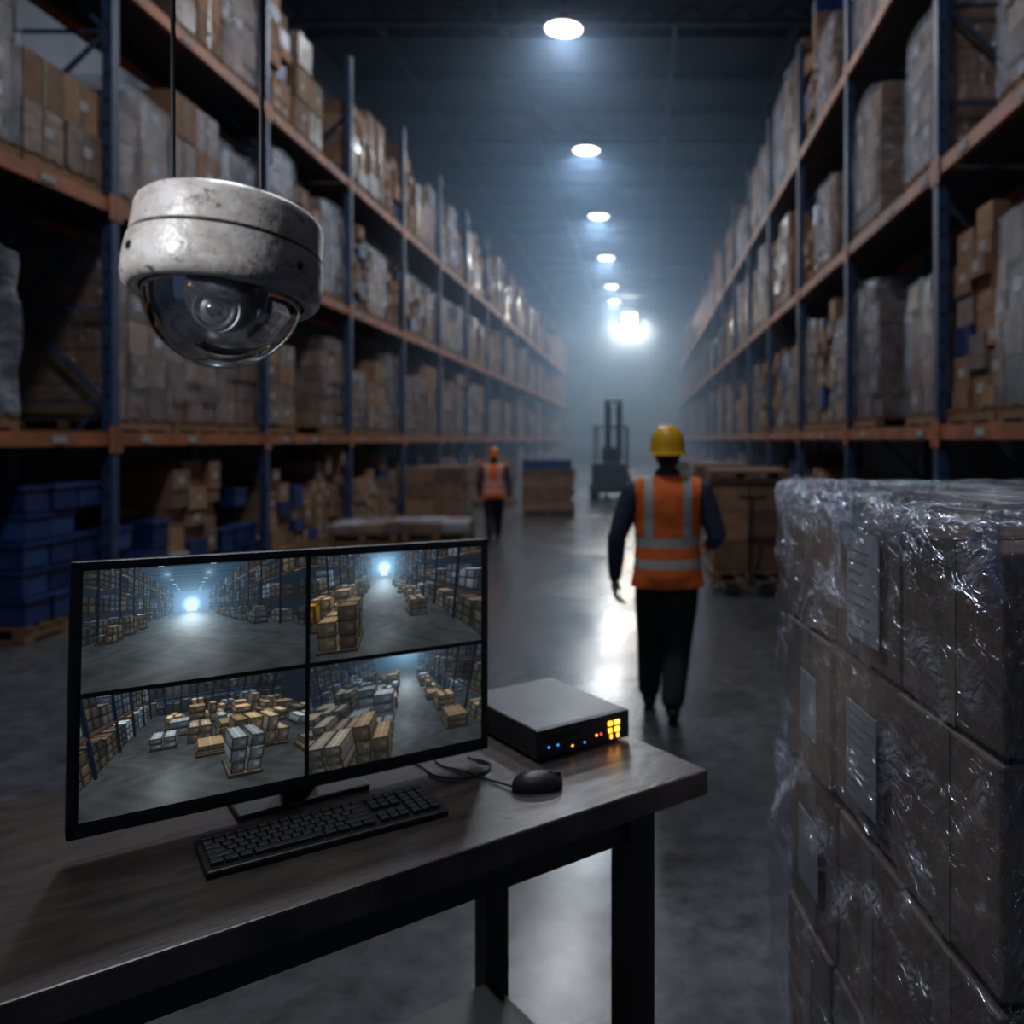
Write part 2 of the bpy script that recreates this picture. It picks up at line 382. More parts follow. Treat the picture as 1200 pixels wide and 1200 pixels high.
t=N.new('ShaderNodeBsdfTransparent');t.inputs[0].default_value=(.85,.87,.9,1);g=N.new('ShaderNodeBsdfGlossy');g.inputs['Roughness'].default_value=.04
fr=N.new('ShaderNodeFresnel');fr.inputs[0].default_value=2.0
d=N.new('ShaderNodeBsdfDiffuse');d.inputs[0].default_value=(.5,.52,.56,1)
f_=nz_(14,10,.8,(1,1,1),.46,.72,1.5)
ml=N.new('ShaderNodeMapRange');ml.inputs[3].default_value=.07;ml.inputs[4].default_value=.7;L.new(f_,ml.inputs[0])
m1=N.new('ShaderNodeMixShader');L.new(ml.outputs[0],m1.inputs[0]);L.new(t.outputs[0],m1.inputs[1]);L.new(d.outputs[0],m1.inputs[2])
m2=N.new('ShaderNodeMixShader');L.new(fr.outputs[0],m2.inputs[0]);L.new(m1.outputs[0],m2.inputs[1]);L.new(g.outputs[0],m2.inputs[2]);L.new(m2.outputs[0],N['Material Output'].inputs['Surface'])
b=MB();b.lathe([(.090*math.cos(rad(a)),-.090*math.sin(rad(a))) for a in list(range(0,88,4))+[89.5]],gl,n=96,cap=False);b.build('dome',tl,smooth=True,ang=80)
ld_=Vector((.25,-.92,-.12)).normalized();q=ld_.to_track_quat('Z','Y').to_matrix()
M_gim=pm('gimbal_grey',(.08,.085,.095),.35,var=.1)
b=MB();c0=Vector((.005,-.008,-.030))
b.lathe([(.046*math.sin(rad(a)),.046*math.cos(rad(a))) for a in range(2,180,8)],M_gim,n=40,c=c0,M=q)
b.lathe([(.036,.02),(.040,.036),(.039,.042),(.036,.044),(.035,.050),(.033,.052),(.029,.051),(.0275,.044)],M_blackg,n=48,c=c0,M=q,cap=False)
b.lathe([(.0275,.046),(.024,.045),(.0235,.048),(.0215,.048)],M_steel,n=48,c=c0,M=q,cap=False)
b.lathe([(.0215,.048),(.02,.043),(.014,.041),(.0135,.043),(.012,.043)],M_black,n=48,c=c0,M=q,cap=False)
M_lens=pm('lens_glass',(.02,.02,.05),.03,var=0,coat=1)
b.lathe([(.0125,.042),(.009,.0455),(.005,.047),(.0005,.0475)],M_lens,n=32,c=c0,M=q,cap=False)
b.build('lens_module',tl,smooth=True)
b=MB();b.bb(-.062,-.048,-.035,.03,-.05,.007,M_gim);b.bb(.058,.072,-.035,.03,-.045,.007,M_gim)
M_ir=emat('ir_led',(.9,.35,.1),1.0)
for a in (140,215):
    pz=c0+q@Vector((.0375*math.cos(rad(a)),.0375*math.sin(rad(a)),.042));b.lathe([(.0018,0),(.0016,.0015),(.001,.002)],M_ir,n=10,c=pz,M=q)
b.build('gimbal',tl,smooth=True)
b=MB()
for az in (-128,-20,100):
    a=rad(az);pz=Vector((.1115*math.cos(a),.1115*math.sin(a),.022));dr=Vector((math.cos(a),math.sin(a),0))
    b.cyl(pz,pz+dr*.0025,.0055,.005,M_dark,16);b.cyl(pz+dr*.0025,pz+dr*.003,.003,.003,M_blackg,6)
b.build('screws',tl)
b=MB()
for x,y in ((-.085,.045),(.03,.03)):
    b.cyl((x,y,.085),(x,y,.125),.007,.007,M_black,12);b.cyl((x,y,.12),(x,y,9.699),.0028,.0028,M_black,10)
b.build('drop_rods',dm,smooth=True)
# ------------------------------------------------------------------ workbench
DZ=.99;ang=math.atan2(.626,.78)
M_bench=pm('worn_bench_top',(.072,.056,.050),.32,col2=(.024,.021,.022),scale=9,bump=.08,bscale=40,rvar=.14,stretch=(1,3,1))
M_bedge=pm('bench_edge',(.020,.018,.018),.5)
wb=empty('workbench',(.153,1.912,0),(0,0,ang))
b=MB();b.bb(-1.75,0,0,.78,DZ-.055,DZ,M_bench);b.build('bench_top',wb,bevel=.004)
b=MB()
for x in (-.16,-1.62):
    for y in (.07,.70): b.bb(x-.035,x+.035,y-.035,y+.035,0,DZ-.055,M_bedge)
b.bb(-1.6,-.15,.055,.085,DZ-.13,DZ-.056,M_bedge);b.bb(-1.6,-.15,.685,.715,DZ-.13,DZ-.056,M_bedge);b.bb(-.175,-.145,.08,.7,DZ-.13,DZ-.056,M_bedge);b.bb(-1.635,-1.605,.08,.7,DZ-.13,DZ-.056,M_bedge)
b.bb(-1.6,-.17,.1,.68,.22,.25,M_bedge)
b.build('bench_frame',wb,bevel=.004)
# ------------------------------------------------------------------ surveillance feeds (flat pictures shown by the display)
def trace(W,H,o,yaw,pitch,foc,vx,vy,boxes,lights,ceil=9.,end=52.,fogc=(.42,.58,.70),fogd=.016,expo=1.0,seed=1):
    rs=np.random.RandomState(seed)
    xs=(np.arange(W)+.5)/W-vx;ys=((np.arange(H)+.5)/H-vy)*H/W
    X,Z=np.meshgrid(xs,ys);cp,sp=math.cos(pitch),math.sin(pitch)
    dx=X;dy=foc*cp+Z*sp;dz=-foc*sp+Z*cp
    cy,sy=math.cos(yaw),math.sin(yaw);dx,dy=dx*cy-dy*sy,dx*sy+dy*cy
    D=np.stack([dx,dy,dz],-1);D/=np.linalg.norm(D,axis=-1,keepdims=True);D[np.abs(D)<1e-6]=1e-6
    o=np.array(o,float);inv=1/D
    T=np.full((H,W),1e3);C=np.zeros((H,W,3))+.02;EM=np.zeros((H,W),bool)
    def put(t,mask,col,sh):
        mk=mask&(t<T)&(t>.05);T[mk]=t[mk];cc=np.broadcast_to(col,(H,W,3))*np.broadcast_to(np.asarray(sh)[...,None] if np.ndim(sh) else sh,(H,W,1));C[mk]=cc[mk];EM[mk]=False
    t=-o[2]*inv[...,2];px=o[0]+D[...,0]*t;py=o[1]+D[...,1]*t
    fl=.85+.10*np.sin(px*1.3+np.sin(py*.7)*2)*np.sin(py*.9)+.10*np.sin(px*4.1+np.sin(py*2.3)*3)*np.sin(py*2.9+px)+.05*rs.randn(H,W)
    refl=np.zeros((H,W))
    for lp,li in lights:
        R_=D.copy();R_[...,2]*=-1
        Lv=np.stack([lp[0]-px,lp[1]-py,np.full_like(px,lp[2])],-1);Lv/=np.linalg.norm(Lv,axis=-1,keepdims=True)
        c=np.clip((R_*Lv).sum(-1),0,1);refl+=li*(.9*c**60+.6*c**12)*.5
    put(t,D[...,2]<0,(.27,.262,.25),fl+refl)
    t=(ceil-o[2])*inv[...,2];py=o[1]+D[...,1]*t
    put(t,D[...,2]>0,(.11,.16,.20),1-.55*((py%2.4)<.5))
    put((end-o[1])*inv[...,1],D[...,1]>0,(.2,.25,.3),1.)
    for sx in(-11.,11.): put((sx-o[0])*inv[...,0],D[...,0]*sx>0,(.08,.10,.12),1.)
    for mn,mx_,col in boxes:
        t1=(np.array(mn)-o)*inv;t2=(np.array(mx_)-o)*inv
        a=np.minimum(t1,t2);tn=a.max(-1);tf=np.maximum(t1,t2).min(-1)
        hit=(tn<tf)&(tn>.05)&(tn<T)
        if not hit.any(): continue
        ax=a.argmax(-1)[hit];tt=tn[hit];P=o+D[hit]*tt[:,None]
        s=np.array([.58,.38,.95])[ax]
        if col[0]<1.2:
            sz=np.array(mx_)-np.array(mn);uv=(P-np.array(mn))/sz
            e=np.minimum(uv,1-uv)*sz
            e[np.arange(len(ax)),ax]=9;em=e.min(-1);s=s*np.where(em<.03+.003*tt,.45,1.)
            ce=np.abs(uv-.5)*sz;ce[np.arange(len(ax)),ax]=9
            s=s*np.where(ce[:,:2].min(-1)<.04,1.2,1.)*(.85+.25*uv[:,2])
            lb=(np.abs(uv[:,2]-.55)<.16)&(np.abs(uv[:,0]-.7)<.14)&(ax==1)&(sz[2]>.35)&(sz[2]<1.3)
            s=np.where(lb,s*1.5,s)
        c=np.array(col)[None]*s[:,None];T[hit]=tt;C[hit]=c;EM[hit]=col[0]>1.2
    P=o+D*T[...,None];I=np.zeros((H,W))+.30
    for lp,li in lights: I+=li/(1+((P-np.array(lp))**2).sum(-1)/80)
    I=1.3*(1-np.exp(-I))
    out=C*np.where(EM,1,I)[...,None]*expo
    F=1-np.exp(-fogd*T);F=np.where(EM,0,F)[...,None];out=out*(1-F)+np.array(fogc)*F*.55
    cyaw,syaw=math.cos(-yaw),math.sin(-yaw)
    for lp,li in lights:
        v=np.array(lp)-o;v=np.array([v[0]*cyaw-v[1]*syaw,v[0]*syaw+v[1]*cyaw,v[2]])
        f=v[1]*cp-v[2]*sp;u=v[1]*sp+v[2]*cp
        if f<1: continue
        gx=v[0]/f*foc;gz=u/f*foc;r2=(X-gx)**2+(Z-gz)**2
        out+=np.array([.82,.94,1])*li*(.34*np.exp(-r2/.0007)+.12*np.exp(-r2/.012)+.04*np.exp(-r2/.06))[...,None]
    out+=rs.randn(H,W,1)*.010
    out=np.clip(out,0,1);out=out**1.08
    out=out*np.array([.95,1.02,1.07])
    return np.clip(out,0,1)
def mrack(x,side,y0,y1,rng,lv=(0,2.3,4.5,6.6),d=1.3,step=3.,sub=2):
    B=[];y=y0
    while y<y1:
        a,b_=(x,x+side*d) if side>0 else (x+side*d,x)
        B.append(((x-.06,y-.07,0),(x+.06,y+.07,8.2),(.10,.20,.36)))
        for z in lv[1:]: B.append(((x-.05,y,z-.14),(x+.05,y+step,z),(.66,.36,.19)))
        for z in lv:
            for q in range(sub):
                if rng.random()<.12: continue
                w=step/sub;k=rng.uniform(.5,1.1)
                c=rng.choice([(.60,.48,.37),(.54,.45,.37),(.60,.62,.66),(.50,.43,.38),(.62,.52,.40),(.70,.70,.72)])
                if y<24:
                    zz=z+.1;
                    for r_ in range(rng.choice([2,3,3])):
                        hh=rng.uniform(.45,.62)
                        ww=(w-.22)/2
                        for q2 in range(2):
                            kk=k*rng.uniform(.75,1.2)
                            B.append(((a+.08,y+q*w+.12+q2*ww,zz),(b_-.08,y+q*w+.12+(q2+1)*ww-.02,zz+hh),tuple(v*kk for v in c)))
                        zz+=hh+.01
                else:
                    B.append(((a+.08,y+q*w+.12,z+.05),(b_-.08,y+(q+1)*w-.1,z+rng.uniform(1,1.9)),tuple(v*k for v in c)))
        y+=step
    return B
def pal(x,y,w,l,h,rng,n=2,m=2,k=2,z=0,col=(.74,.58,.41)):
    B=[((x-.03,y-.03,z),(x+w+.03,y+l+.03,z+.14),(.45,.34,.24))]
    col=rng.choice([col,col,tuple(c*.8 for c in col),(.60,.50,.40),(.62,.61,.60)])
    if rng.random()<.3: n,m=1,m
    if rng.random()<.3: k+=1
    for i in range(n):
        for j in range(m):
            for q in range(k):
                if q==k-1 and rng.random()<.3: continue
                s=rng.uniform(.72,1.12);o1=rng.uniform(0,.08);o2=rng.uniform(0,.08)
                B.append(((x+i*w/n+.01+o1,y+j*l/m+.01+o2,z+.14+q*h/k),(x+(i+1)*w/n-.01-rng.uniform(0,.06),y+(j+1)*l/m-.01,z+.14+(q+1)*h/k-.01),tuple(v*s for v in col)))
    return B
def lamps(x,y0,y1,step,z): return [((x-.4,y,z-.06),(x+.4,y+.3,z),(1.6,1.6,1.55)) for y in np.arange(y0,y1,step)]
rg=random.Random(5)
W_,H_=420,244
F=[]
B=mrack(-6.5,-1,7,50,rg)+mrack(7,1,4,50,rg)+lamps(-4,8,50,5,8.7)+lamps(3,8,50,5,8.7)+[((-1.7,51,0),(2.2,51.5,4),(1.9,1.95,2.0))]
for i in range(8): B+=pal(5.0+rg.uniform(0,.6),11+i*2.4,1.2,1.3,1.5,rg)
B+=pal(-6.0,9,1.1,1.2,1.1,rg)+pal(-6,11.5,1.1,1.3,1.6,rg)+pal(-5.8,14,1.1,1.3,1.6,rg)
F.append(trace(W_,H_,(0,0,2.3),0,0,.60,.45,.64,B,[((.2,50,3.),2.8),((-4,22,8.4),.5),((3,22,8.4),.5),((0,6,8),.35)],expo=1.3))
B=mrack(-5.5,-1,5,50,rg)+mrack(5.0,1,4,50,rg)+lamps(-2,8,50,6,8.7)+[((-1.6,51,0),(1.6,51.5,4.5),(1.9,1.95,2.0))]
for i in range(9): B+=pal(2.0+rg.uniform(-.3,.9),8+i*2.5,1.4,1.4,1.2,rg)
for i in range(7): B+=pal(-4.6+rg.uniform(-.3,.5),7+i*2.7,1.4,1.4,2.1,rg)
B+=pal(-3.2,5.0,1.9,1.5,2.2,rg,2,2,2)+[((-3.5,4.6,1.8),(-2.9,5.0,2.6),(.75,.50,.10))]
F.append(trace(W_,H_,(0,0,4.0),0,0.12,.62,.40,.72,B,[((0,50,4.),2.8),((0,18,8.4),.7),((0,4,8),.35)],expo=1.3,seed=2))
B=mrack(-4.2,-1,4.5,20,rg)
for i in range(12): 
    x=-8+i*1.8
    for z in (0,2.2,4.4,6.4):
        for q in range(2):
            kk=rg.uniform(.55,1.1);B.append(((x+q*.8,20,z+.1),(x+.75+q*.8,21.2,z+rg.uniform(1.1,1.8)),(.52*kk,.46*kk,.41*kk)))
        B.append(((x-.2,19.9,z+1.95),(x+1.7,20,z+2.12),(.5,.30,.18)))
    B.append(((x-.2,19.85,0),(x-.08,19.97,8.5),(.08,.17,.3)))
for j in range(7):
    for i in range(6):
        if rg.random()<.12: continue
        x=-2.0+i*1.85+(j%2)*.4+rg.uniform(-.3,.3);y=5.6+j*2.0+rg.uniform(-.25,.25)
        if y<8 and x<.2: continue
        B+=pal(x,y,rg.uniform(1.3,1.65),1.35,rg.choice([.75,1.05,1.05,1.7]),rg,2,1,2,col=(.78,.62,.44))
F.append(trace(W_,H_,(0,0,4.4),0,0.32,.78,.45,.62,B,[((-2,17,8.),.9),((3,9,8),.8),((-2,4,7),.45)],expo=1.2,seed=3,end=30,fogd=.010))
B=mrack(6.5,1,6,50,rg)+mrack(-10,-1,8,50,rg)+lamps(1,14,50,5,8.7)
for r_ in range(4):
    for j in range(9): B+=pal(-1.4-r_*2.1+rg.uniform(-.15,.15),5.2+j*2.2,1.7,1.6,rg.choice([1.2,1.6,2.4]) ,rg,2,1,3,col=(.60,.52,.44) if r_ else (.72,.57,.42))
for j in range(9): B+=pal(4.0+rg.uniform(-.3,.3),7+j*2.8,1.6,1.6,1.3,rg,2,1,2)
F.append(trace(W_,H_,(1.2,0,5.6),0,0.32,.72,.52,.62,B,[((2,46,7.),2.4),((1,20,8.4),.8),((-2,6,8),.45)],expo=1.25,seed=4))
# ------------------------------------------------------------------ monitor
mon=empty('computer_monitor',(-.673,1.727,DZ),(0,0,math.atan2(.49,.64)))
MW,MH=.806,.479
tilt=Matrix.Rotation(rad(-2),4,'X')@Matrix.Rotation(rad(1.1),4,'Y')
pan=empty('panel');pan.parent=mon;pan.matrix_local=Matrix.Translation((0,0,.038+MH/2))@tilt
b=MB();b.bb(-MW/2,MW/2,0,.03,-MH/2,MH/2,M_black);b.bb(-.25,.25,.03,.055,-.16,.14,M_black);b.build('screen_housing',pan,bevel=.004)
bz=.012
b=MB()
b.bb(-MW/2,MW/2,-.004,.002,MH/2-bz,MH/2,M_black);b.bb(-MW/2,MW/2,-.004,.002,-MH/2,-MH/2+bz+.010,M_black)
b.bb(-MW/2,-MW/2+bz,-.004,.002,-MH/2,MH/2,M_black);b.bb(MW/2-bz,MW/2,-.004,.002,-MH/2,MH/2,M_black);b.build('bezel',pan,bevel=.0015)
sx0,sx1=-MW/2+bz+.006,MW/2-bz-.004;sz0,sz1=-MH/2+bz+.014,MH/2-bz-.004;gap=.0045;mxx=0.0;mz=(sz0+sz1)/2
quads=[(sx0,mxx-gap,mz+gap,sz1),(mxx+gap,sx1,mz+gap,sz1),(sx0,mxx-gap,sz0,mz-gap),(mxx+gap,sx1,sz0,mz-gap)]
for i,(x0,x1,z0,z1) in enumerate(quads):
    im=bpy.data.images.new('surveillance_feed_%d'%i,W_,H_)
    px=np.ones((H_,W_,4),np.float32);px[...,:3]=F[i];im.pixels.foreach_set(px.ravel());im.update()
    try: im.pack()
    except Exception: pass
    m=bpy.data.materials.new('feed_%d'%i);m.use_nodes=True;nt=m.node_tree;p=nt.nodes['Principled BSDF'];p.inputs['Base Color'].default_value=(.01,.01,.012,1);p.inputs['Roughness'].default_value=.3
    ti=nt.nodes.new('ShaderNodeTexImage');ti.image=im;nt.links.new(ti.outputs[0],p.inputs['Emission Color']);p.inputs['Emission Strength'].default_value=.95
    me=bpy.data.meshes.new('feed');me.from_pydata([(x0,-.0015,z0),(x1,-.0015,z0),(x1,-.0015,z1),(x0,-.0015,z1)],[],[(0,1,2,3)])
    uv=me.uv_layers.new();
    for k,c in enumerate([(0,0),(1,0),(1,1),(0,1)]): uv.data[k].uv=c
    me.materials.append(m);o=bpy.data.objects.new('feed_%d'%(i+1),me);COL.objects.link(o);o.parent=pan
b=MB();b.bb(-.035,.035,.055,.08,.012,.25,M_black);b.bb(-.13,.13,.0,.17,0,.012,M_black);b.build('stand',mon,bevel=.004)
# ------------------------------------------------------------------ keyboard
kb=empty('computer_keyboard',(-.592,1.612,DZ),(0,0,rad(35)))
b=MB();b.bb(-.215,.215,-.072,.072,0.001,.013,M_black);b.build('base',kb,bevel=.004)
b=MB()
rows=[(.056,[1]*15),(.034,[1]*13+[2]),(.014,[1.5]+[1]*12+[1.5]),(-.006,[1.75]+[1]*11+[2.25]),(-.026,[2.25]+[1]*10+[2.75]),(-.046,[1.25,1.25,1.25,6.25,1.25,1.25,1.25,1.25])]
for yy,ks in rows:
    u=.285/15;x=-.207
    for kw in ks:
        b.box((x+kw*u/2,yy,.0165),(kw*u-.003,.0165,.008),M_key);x+=kw*u
    for g0,nn in ((.086,3),(.148,3)):
        if yy in(-.006,) and g0==.086: continue
        for q in range(nn): b.box((g0+q*u+u/2,yy,.0165),(u-.003,.0165,.008),M_key)
b.build('keys',kb,bevel=.0015)
# ------------------------------------------------------------------ mouse
ms=empty('computer_mouse',(-.218,1.812,DZ),(0,0,rad(8)))
b=MB();n=12;R=[]
for k in range(0,13):
    a=math.pi*k/12;x=-.054*math.cos(a);w=.031*math.sin(a)**.55+.0005;h=.034*math.sin(a*.96+.06)**.75+.001
    R.append([Vector((x,w*math.cos(t_),max(h*math.sin(t_),0)+.002)) for t_ in [math.pi*j/n for j in range(n+1)]]+[Vector((x,0,.002))])
b.rings(R,M_black);b.build('mouse_body',ms,smooth=True,fix=True,ang=60)
b=MB();b.cyl((.024,-.004,.028),(.024,.004,.028),.008,.008,M_dark,20);b.box((.03,0,.0255),(.04,.0012,.012),M_blackg);b.build('scroll_wheel',ms,smooth=True)
def cable(name,pts,r,mat,parent=None):
    cu=bpy.data.curves.new(name,'CURVE');cu.dimensions='3D';cu.bevel_depth=r;sp=cu.splines.new('BEZIER');sp.bezier_points.add(len(pts)-1)
    for bp,p_ in zip(sp.bezier_points,pts): bp.co=p_;bp.handle_left_type=bp.handle_right_type='AUTO'
    cu.materials.append(mat);o=bpy.data.objects.new(name,cu);COL.objects.link(o)
    if parent: o.parent=parent;o.matrix_parent_inverse=(Matrix.Translation(parent.location)@parent.rotation_euler.to_matrix().to_4x4()).inverted()
    return o
z=DZ+.0035
cable('mouse_cable',[(-.268,1.80,DZ+.008),(-.33,1.85,z),(-.40,1.90,z),(-.45,1.93,z),(-.50,2.02,z),(-.62,2.05,z)],.0024,M_black,ms)
cable('loose_cable',[(-.62,2.02,z),(-.50,1.93,z),(-.43,1.86,z),(-.36,1.87,z),(-.34,1.93,z),(-.40,1.98,z)],.0024,M_black,ms)
# ------------------------------------------------------------------ NVR
na=math.atan2(.618,.785)
nv=empty('network_video_recorder',(-.234,1.947,DZ),(0,0,na))
L_,Dp,Hh=.262,.36,.074
M_case=pm('recorder_case',(.07,.073,.08),.40,metal=.7,var=.1,rvar=.08)
b=MB();b.bb(0,L_,.008,Dp,.006,Hh,M_case);b.build('case',nv,bevel=.004)
b=MB();b.bb(-.001,L_+.001,0,.01,.007,Hh-.001,M_black)
for i in range(8): b.bb(-.0015,.003,.05+i*.035,.075+i*.035,.02,.024,M_blackg);b.bb(-.0015,.003,.05+i*.035,.075+i*.035,.032,.036,M_blackg);b.bb(-.0015,.003,.05+i*.035,.075+i*.035,.044,.048,M_blackg)
for x in(.03,.23):
    for y in(.04,.32): b.cyl((x,y,0),(x,y,.007),.012,.012,M_black,14)
b.build('front_panel',nv,bevel=.001)
b=MB()
b.bb(.02,.10,-.0012,.001,.042,.055,M_blackg);b.bb(.115,.15,-.0012,.001,.04,.054,M_dark);b.bb(.155,.185,-.0012,.001,.04,.054,M_dark)
for i in range(4): b.bb(.02+i*.028,.04+i*.028,-.0014,.001,.015,.026,M_dark)
E_o=emat('led_amber',(1,.30,.02),5);E_y=emat('led_yellow',(1,.55,.04),5);E_b=emat('led_blue',(.05,.3,1),1.6);E_r=emat('led_red',(1,.05,.02),3)
for x,zz,e_,w in((.205,.050,E_o,.012),(.226,.050,E_y,.013),(.205,.033,E_o,.010),(.226,.033,E_y,.013),(.228,.018,E_o,.006),(.208,.018,E_o,.005)):
    b.bb(x-w/2,x+w/2,-.002,.001,zz-.005,zz+.005,e_)
for x,zz,e_ in((.03,.031,E_b),(.055,.031,E_b),(.13,.021,E_b),(.095,.021,E_o),(.165,.030,E_o),(.178,.030,E_r)):
    b.bb(x-.002,x+.002,-.002,.001,zz-.0018,zz+.0018,e_)
b.build('indicators',nv)
# ------------------------------------------------------------------ near wrapped stack
sk=empty('wrapped_pallet_stack',(.392,2.29,0),(0,0,rad(6.4)))
b=MB();pallet(b,.53,-.54,0,1.1,1.12);b.build('pallet',sk)
b=MB();rg=random.Random(3)
ly=[(.15,.53),(.535,.905),(.92,1.265),(1.27,1.60)]
tp=MB()
for li,(z0,z1) in enumerate(ly):
    cuts=[0,.37,.72,1.08] if li%2 else [0,.34,.70,1.08]
    xs=[0,.36,.72,1.06]
    for i in range(3):
        for j in range(3):
            o1=rg.uniform(0,.02) if i==0 else 0
            dz=-rg.uniform(0,.045) if li==3 else 0
            x0,x1=xs[i]+o1,xs[i+1]-.006;y1=-cuts[j]-.005;y0=-cuts[j+1]+.003
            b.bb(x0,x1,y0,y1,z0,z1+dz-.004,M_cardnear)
            if i==0:
                tp.bb(x0-.0015,x0,(y0+y1)/2-.03,(y0+y1)/2+.03,z0,z1+dz-.004,M_tape)
            if li==3: tp.bb(x0,x1,(y0+y1)/2-.028,(y0+y1)/2+.028,z1+dz-.0045,z1+dz-.002,M_tape)
b.build('cartons',sk,bevel=.006)
M_paper=pm('shipping_label',(.24,.24,.26),.6,var=.06)
M_ink=pm('label_ink',(.13,.13,.14),.6)
for (y,zc,w,h) in((-.56,1.43,.17,.22),(-.55,1.08,.16,.20),(-.2,1.08,.12,.15),(-.2,.72,.15,.18)):
    tp.bb(-.004,-.001,y-w/2,y+w/2,zc-h/2,zc+h/2,M_paper)
    for k in range(9):
        ww=w*rg.uniform(.3,.8);tp.bb(-.0046,-.004,y+w/2-.012-ww,y+w/2-.012,zc+h/2-.02-k*h/10,zc+h/2-.017-k*h/10,M_ink)
tp.build('tape_and_labels',sk)
M_film=film('stretch_film',.06,.36,rough=.16,stretch=(5,2.2,3.2),dust=.45,base=.03)
def film_pt(q):
    n1=noise.noise(Vector((q.x*3,q.y*3,q.z*3)))*.016
    d_=noise.noise(Vector((q.y*4+q.z*7+q.x*5,q.z*1.5-q.y*2,5)))
    n2=-abs(d_)*.026+.008
    n3=noise.noise(q*18)*.003
    return n1+n2+n3
X0,X1,Y0,Y1,Z0,Z1=-.022,1.08,-1.105,.022,.15,1.615
b=MB()
def grid(fn,nu,nv_,flip=False):
    vs=[];fs=[]
    for i in range(nu+1):
        for j in range(nv_+1): vs.append(fn(i/nu,j/nv_))
    for i in range(nu):
        for j in range(nv_):
            q=[i*(nv_+1)+j,(i+1)*(nv_+1)+j,(i+1)*(nv_+1)+j+1,i*(nv_+1)+j+1]
            fs.append(q[::-1] if flip else q)
    b.raw(vs,fs,M_film)
def S(x,y,z):
    q=Vector((x,y,z));o=film_pt(q)
    n=Vector((0,0,0))
    if abs(x-X0)<1e-5:n.x-=1
    if abs(x-X1)<1e-5:n.x+=1
    if abs(y-Y0)<1e-5:n.y-=1
    if abs(y-Y1)<1e-5:n.y+=1
    if abs(z-Z1)<1e-5:n.z+=1
    k=n.length
    if k>1: o-=.010
    o+=min(max(0,1.05-z),.4)*.04 if (n.z==0) else 0
    return q+n/max(k,1)*max(o,-.012)
grid(lambda u,v:S(X0,Y1+(Y0-Y1)*u,Z0+(Z1-Z0)*v),80,90)
grid(lambda u,v:S(X0+(X1-X0)*u,Y0,Z0+(Z1-Z0)*v),60,90)
grid(lambda u,v:S(X0+(X1-X0)*u,Y0+(Y1-Y0)*v,Z1),60,80)
grid(lambda u,v:S(X0+(X1-X0)*u,Y1,Z0+(Z1-Z0)*v),60,90,True)
grid(lambda u,v:S(X1,Y1+(Y0-Y1)*u,Z0+(Z1-Z0)*v),80,90,True)
for k in range(26):
    y=rg.uniform(Y0+.02,Y1-.02);l=rg.uniform(.05,.22);dz=rg.uniform(.004,.022)
    vs=[Vector((X0-.012,y,Z1-.03)),Vector((X0+.05,y+l*.3,Z1+dz)),Vector((X0+.16,y+l*.8,Z1+.004)),Vector((X0+.02,y-l*.5,Z1-.12))]
    b.raw(vs,[(0,1,2),(0,1,3)],M_film)
b.build('stretch_film',sk,smooth=True,ang=60)
# ------------------------------------------------------------------ floor goods
rg=random.Random(8)
def goods(name,x,y,rz,fn):
    e=empty(name,(x,y,0),(0,0,rz));m=MB();fn(m);m.build('stacked_goods',e,smooth=True,ang=50);return e
def g1(m): load(m,0,0,0,1.0,rg,'cartons',0,1.2,1.1)
def g1b(m): load(m,0,0,0,1.0,rg,'mixed',-1,1.2,1.1)
goods('pallet_of_boxes',-2.1,19.7,.1,g1b)
goods('pallet_of_boxes',1.5,23,.0,g1)
goods('pallet_of_boxes',-4.3,18.4,.0,g1)
goods('pallet_of_boxes',-3.9,22.5,.0,g1b)
goods('pallet_of_boxes',1.7,18,.1,g1b)
def g2(m):
    for k in range(2):
        for x in (-.55,.55): pallet(m,x,0,k*.15,1.05,1.1)
    for i in range(5):
        for j in range(3):
            hh=rg.uniform(.10,.17);m.bb(-1.06+i*.425,-1.06+i*.425+.41,-.54+j*.36,-.54+j*.36+.35,.30,.30+hh,rg.choice([M_wrapc,M_label,M_card]))
    lumpy(m,(0,0,.385),(2.17,1.13,.18),M_filmr,.02,8,3)
goods('low_wrapped_pallet',-3.75,13.6,.12,g2)
def g3(m):
    pallet(m,0,0,.12,.86,.95)
    for x in(-.2,.2): m.bb(x-.08,x+.08,-.6,.5,.03,.11,M_dark);m.cyl((x-.06,-.5,.045),(x+.06,-.5,.045),.045,.045,M_black,12)
    for iz in range(3):
        for ix in range(2):
            for iy in range(2): m.bb(-.4+ix*.405,-.4+ix*.405+.39,-.43+iy*.44,-.43+iy*.44+.43,.27+iz*.33,.27+iz*.33+.32,M_card)
    for i in range(5): m.bb(-.43,.43,-.48+i*.195,-.48+i*.195+.17,1.36,1.385,M_wood)
    for i in range(3): m.bb(-.43+i*.38,-.33+i*.38,-.48,.48,1.27,1.36,M_wood)
    for i in range(5): m.bb(-.43,.43,-.48+i*.195,-.48+i*.195+.17,1.26,1.275,M_wood)
    m.bar((.0,-.55,.1),(0,-.75,1.1),.03,.03,M_dark);m.bb(-.15,.15,-.78,-.74,1.08,1.12,M_dark)
goods('pallet_jack_with_boxes',1.22,10.0,0,g3)
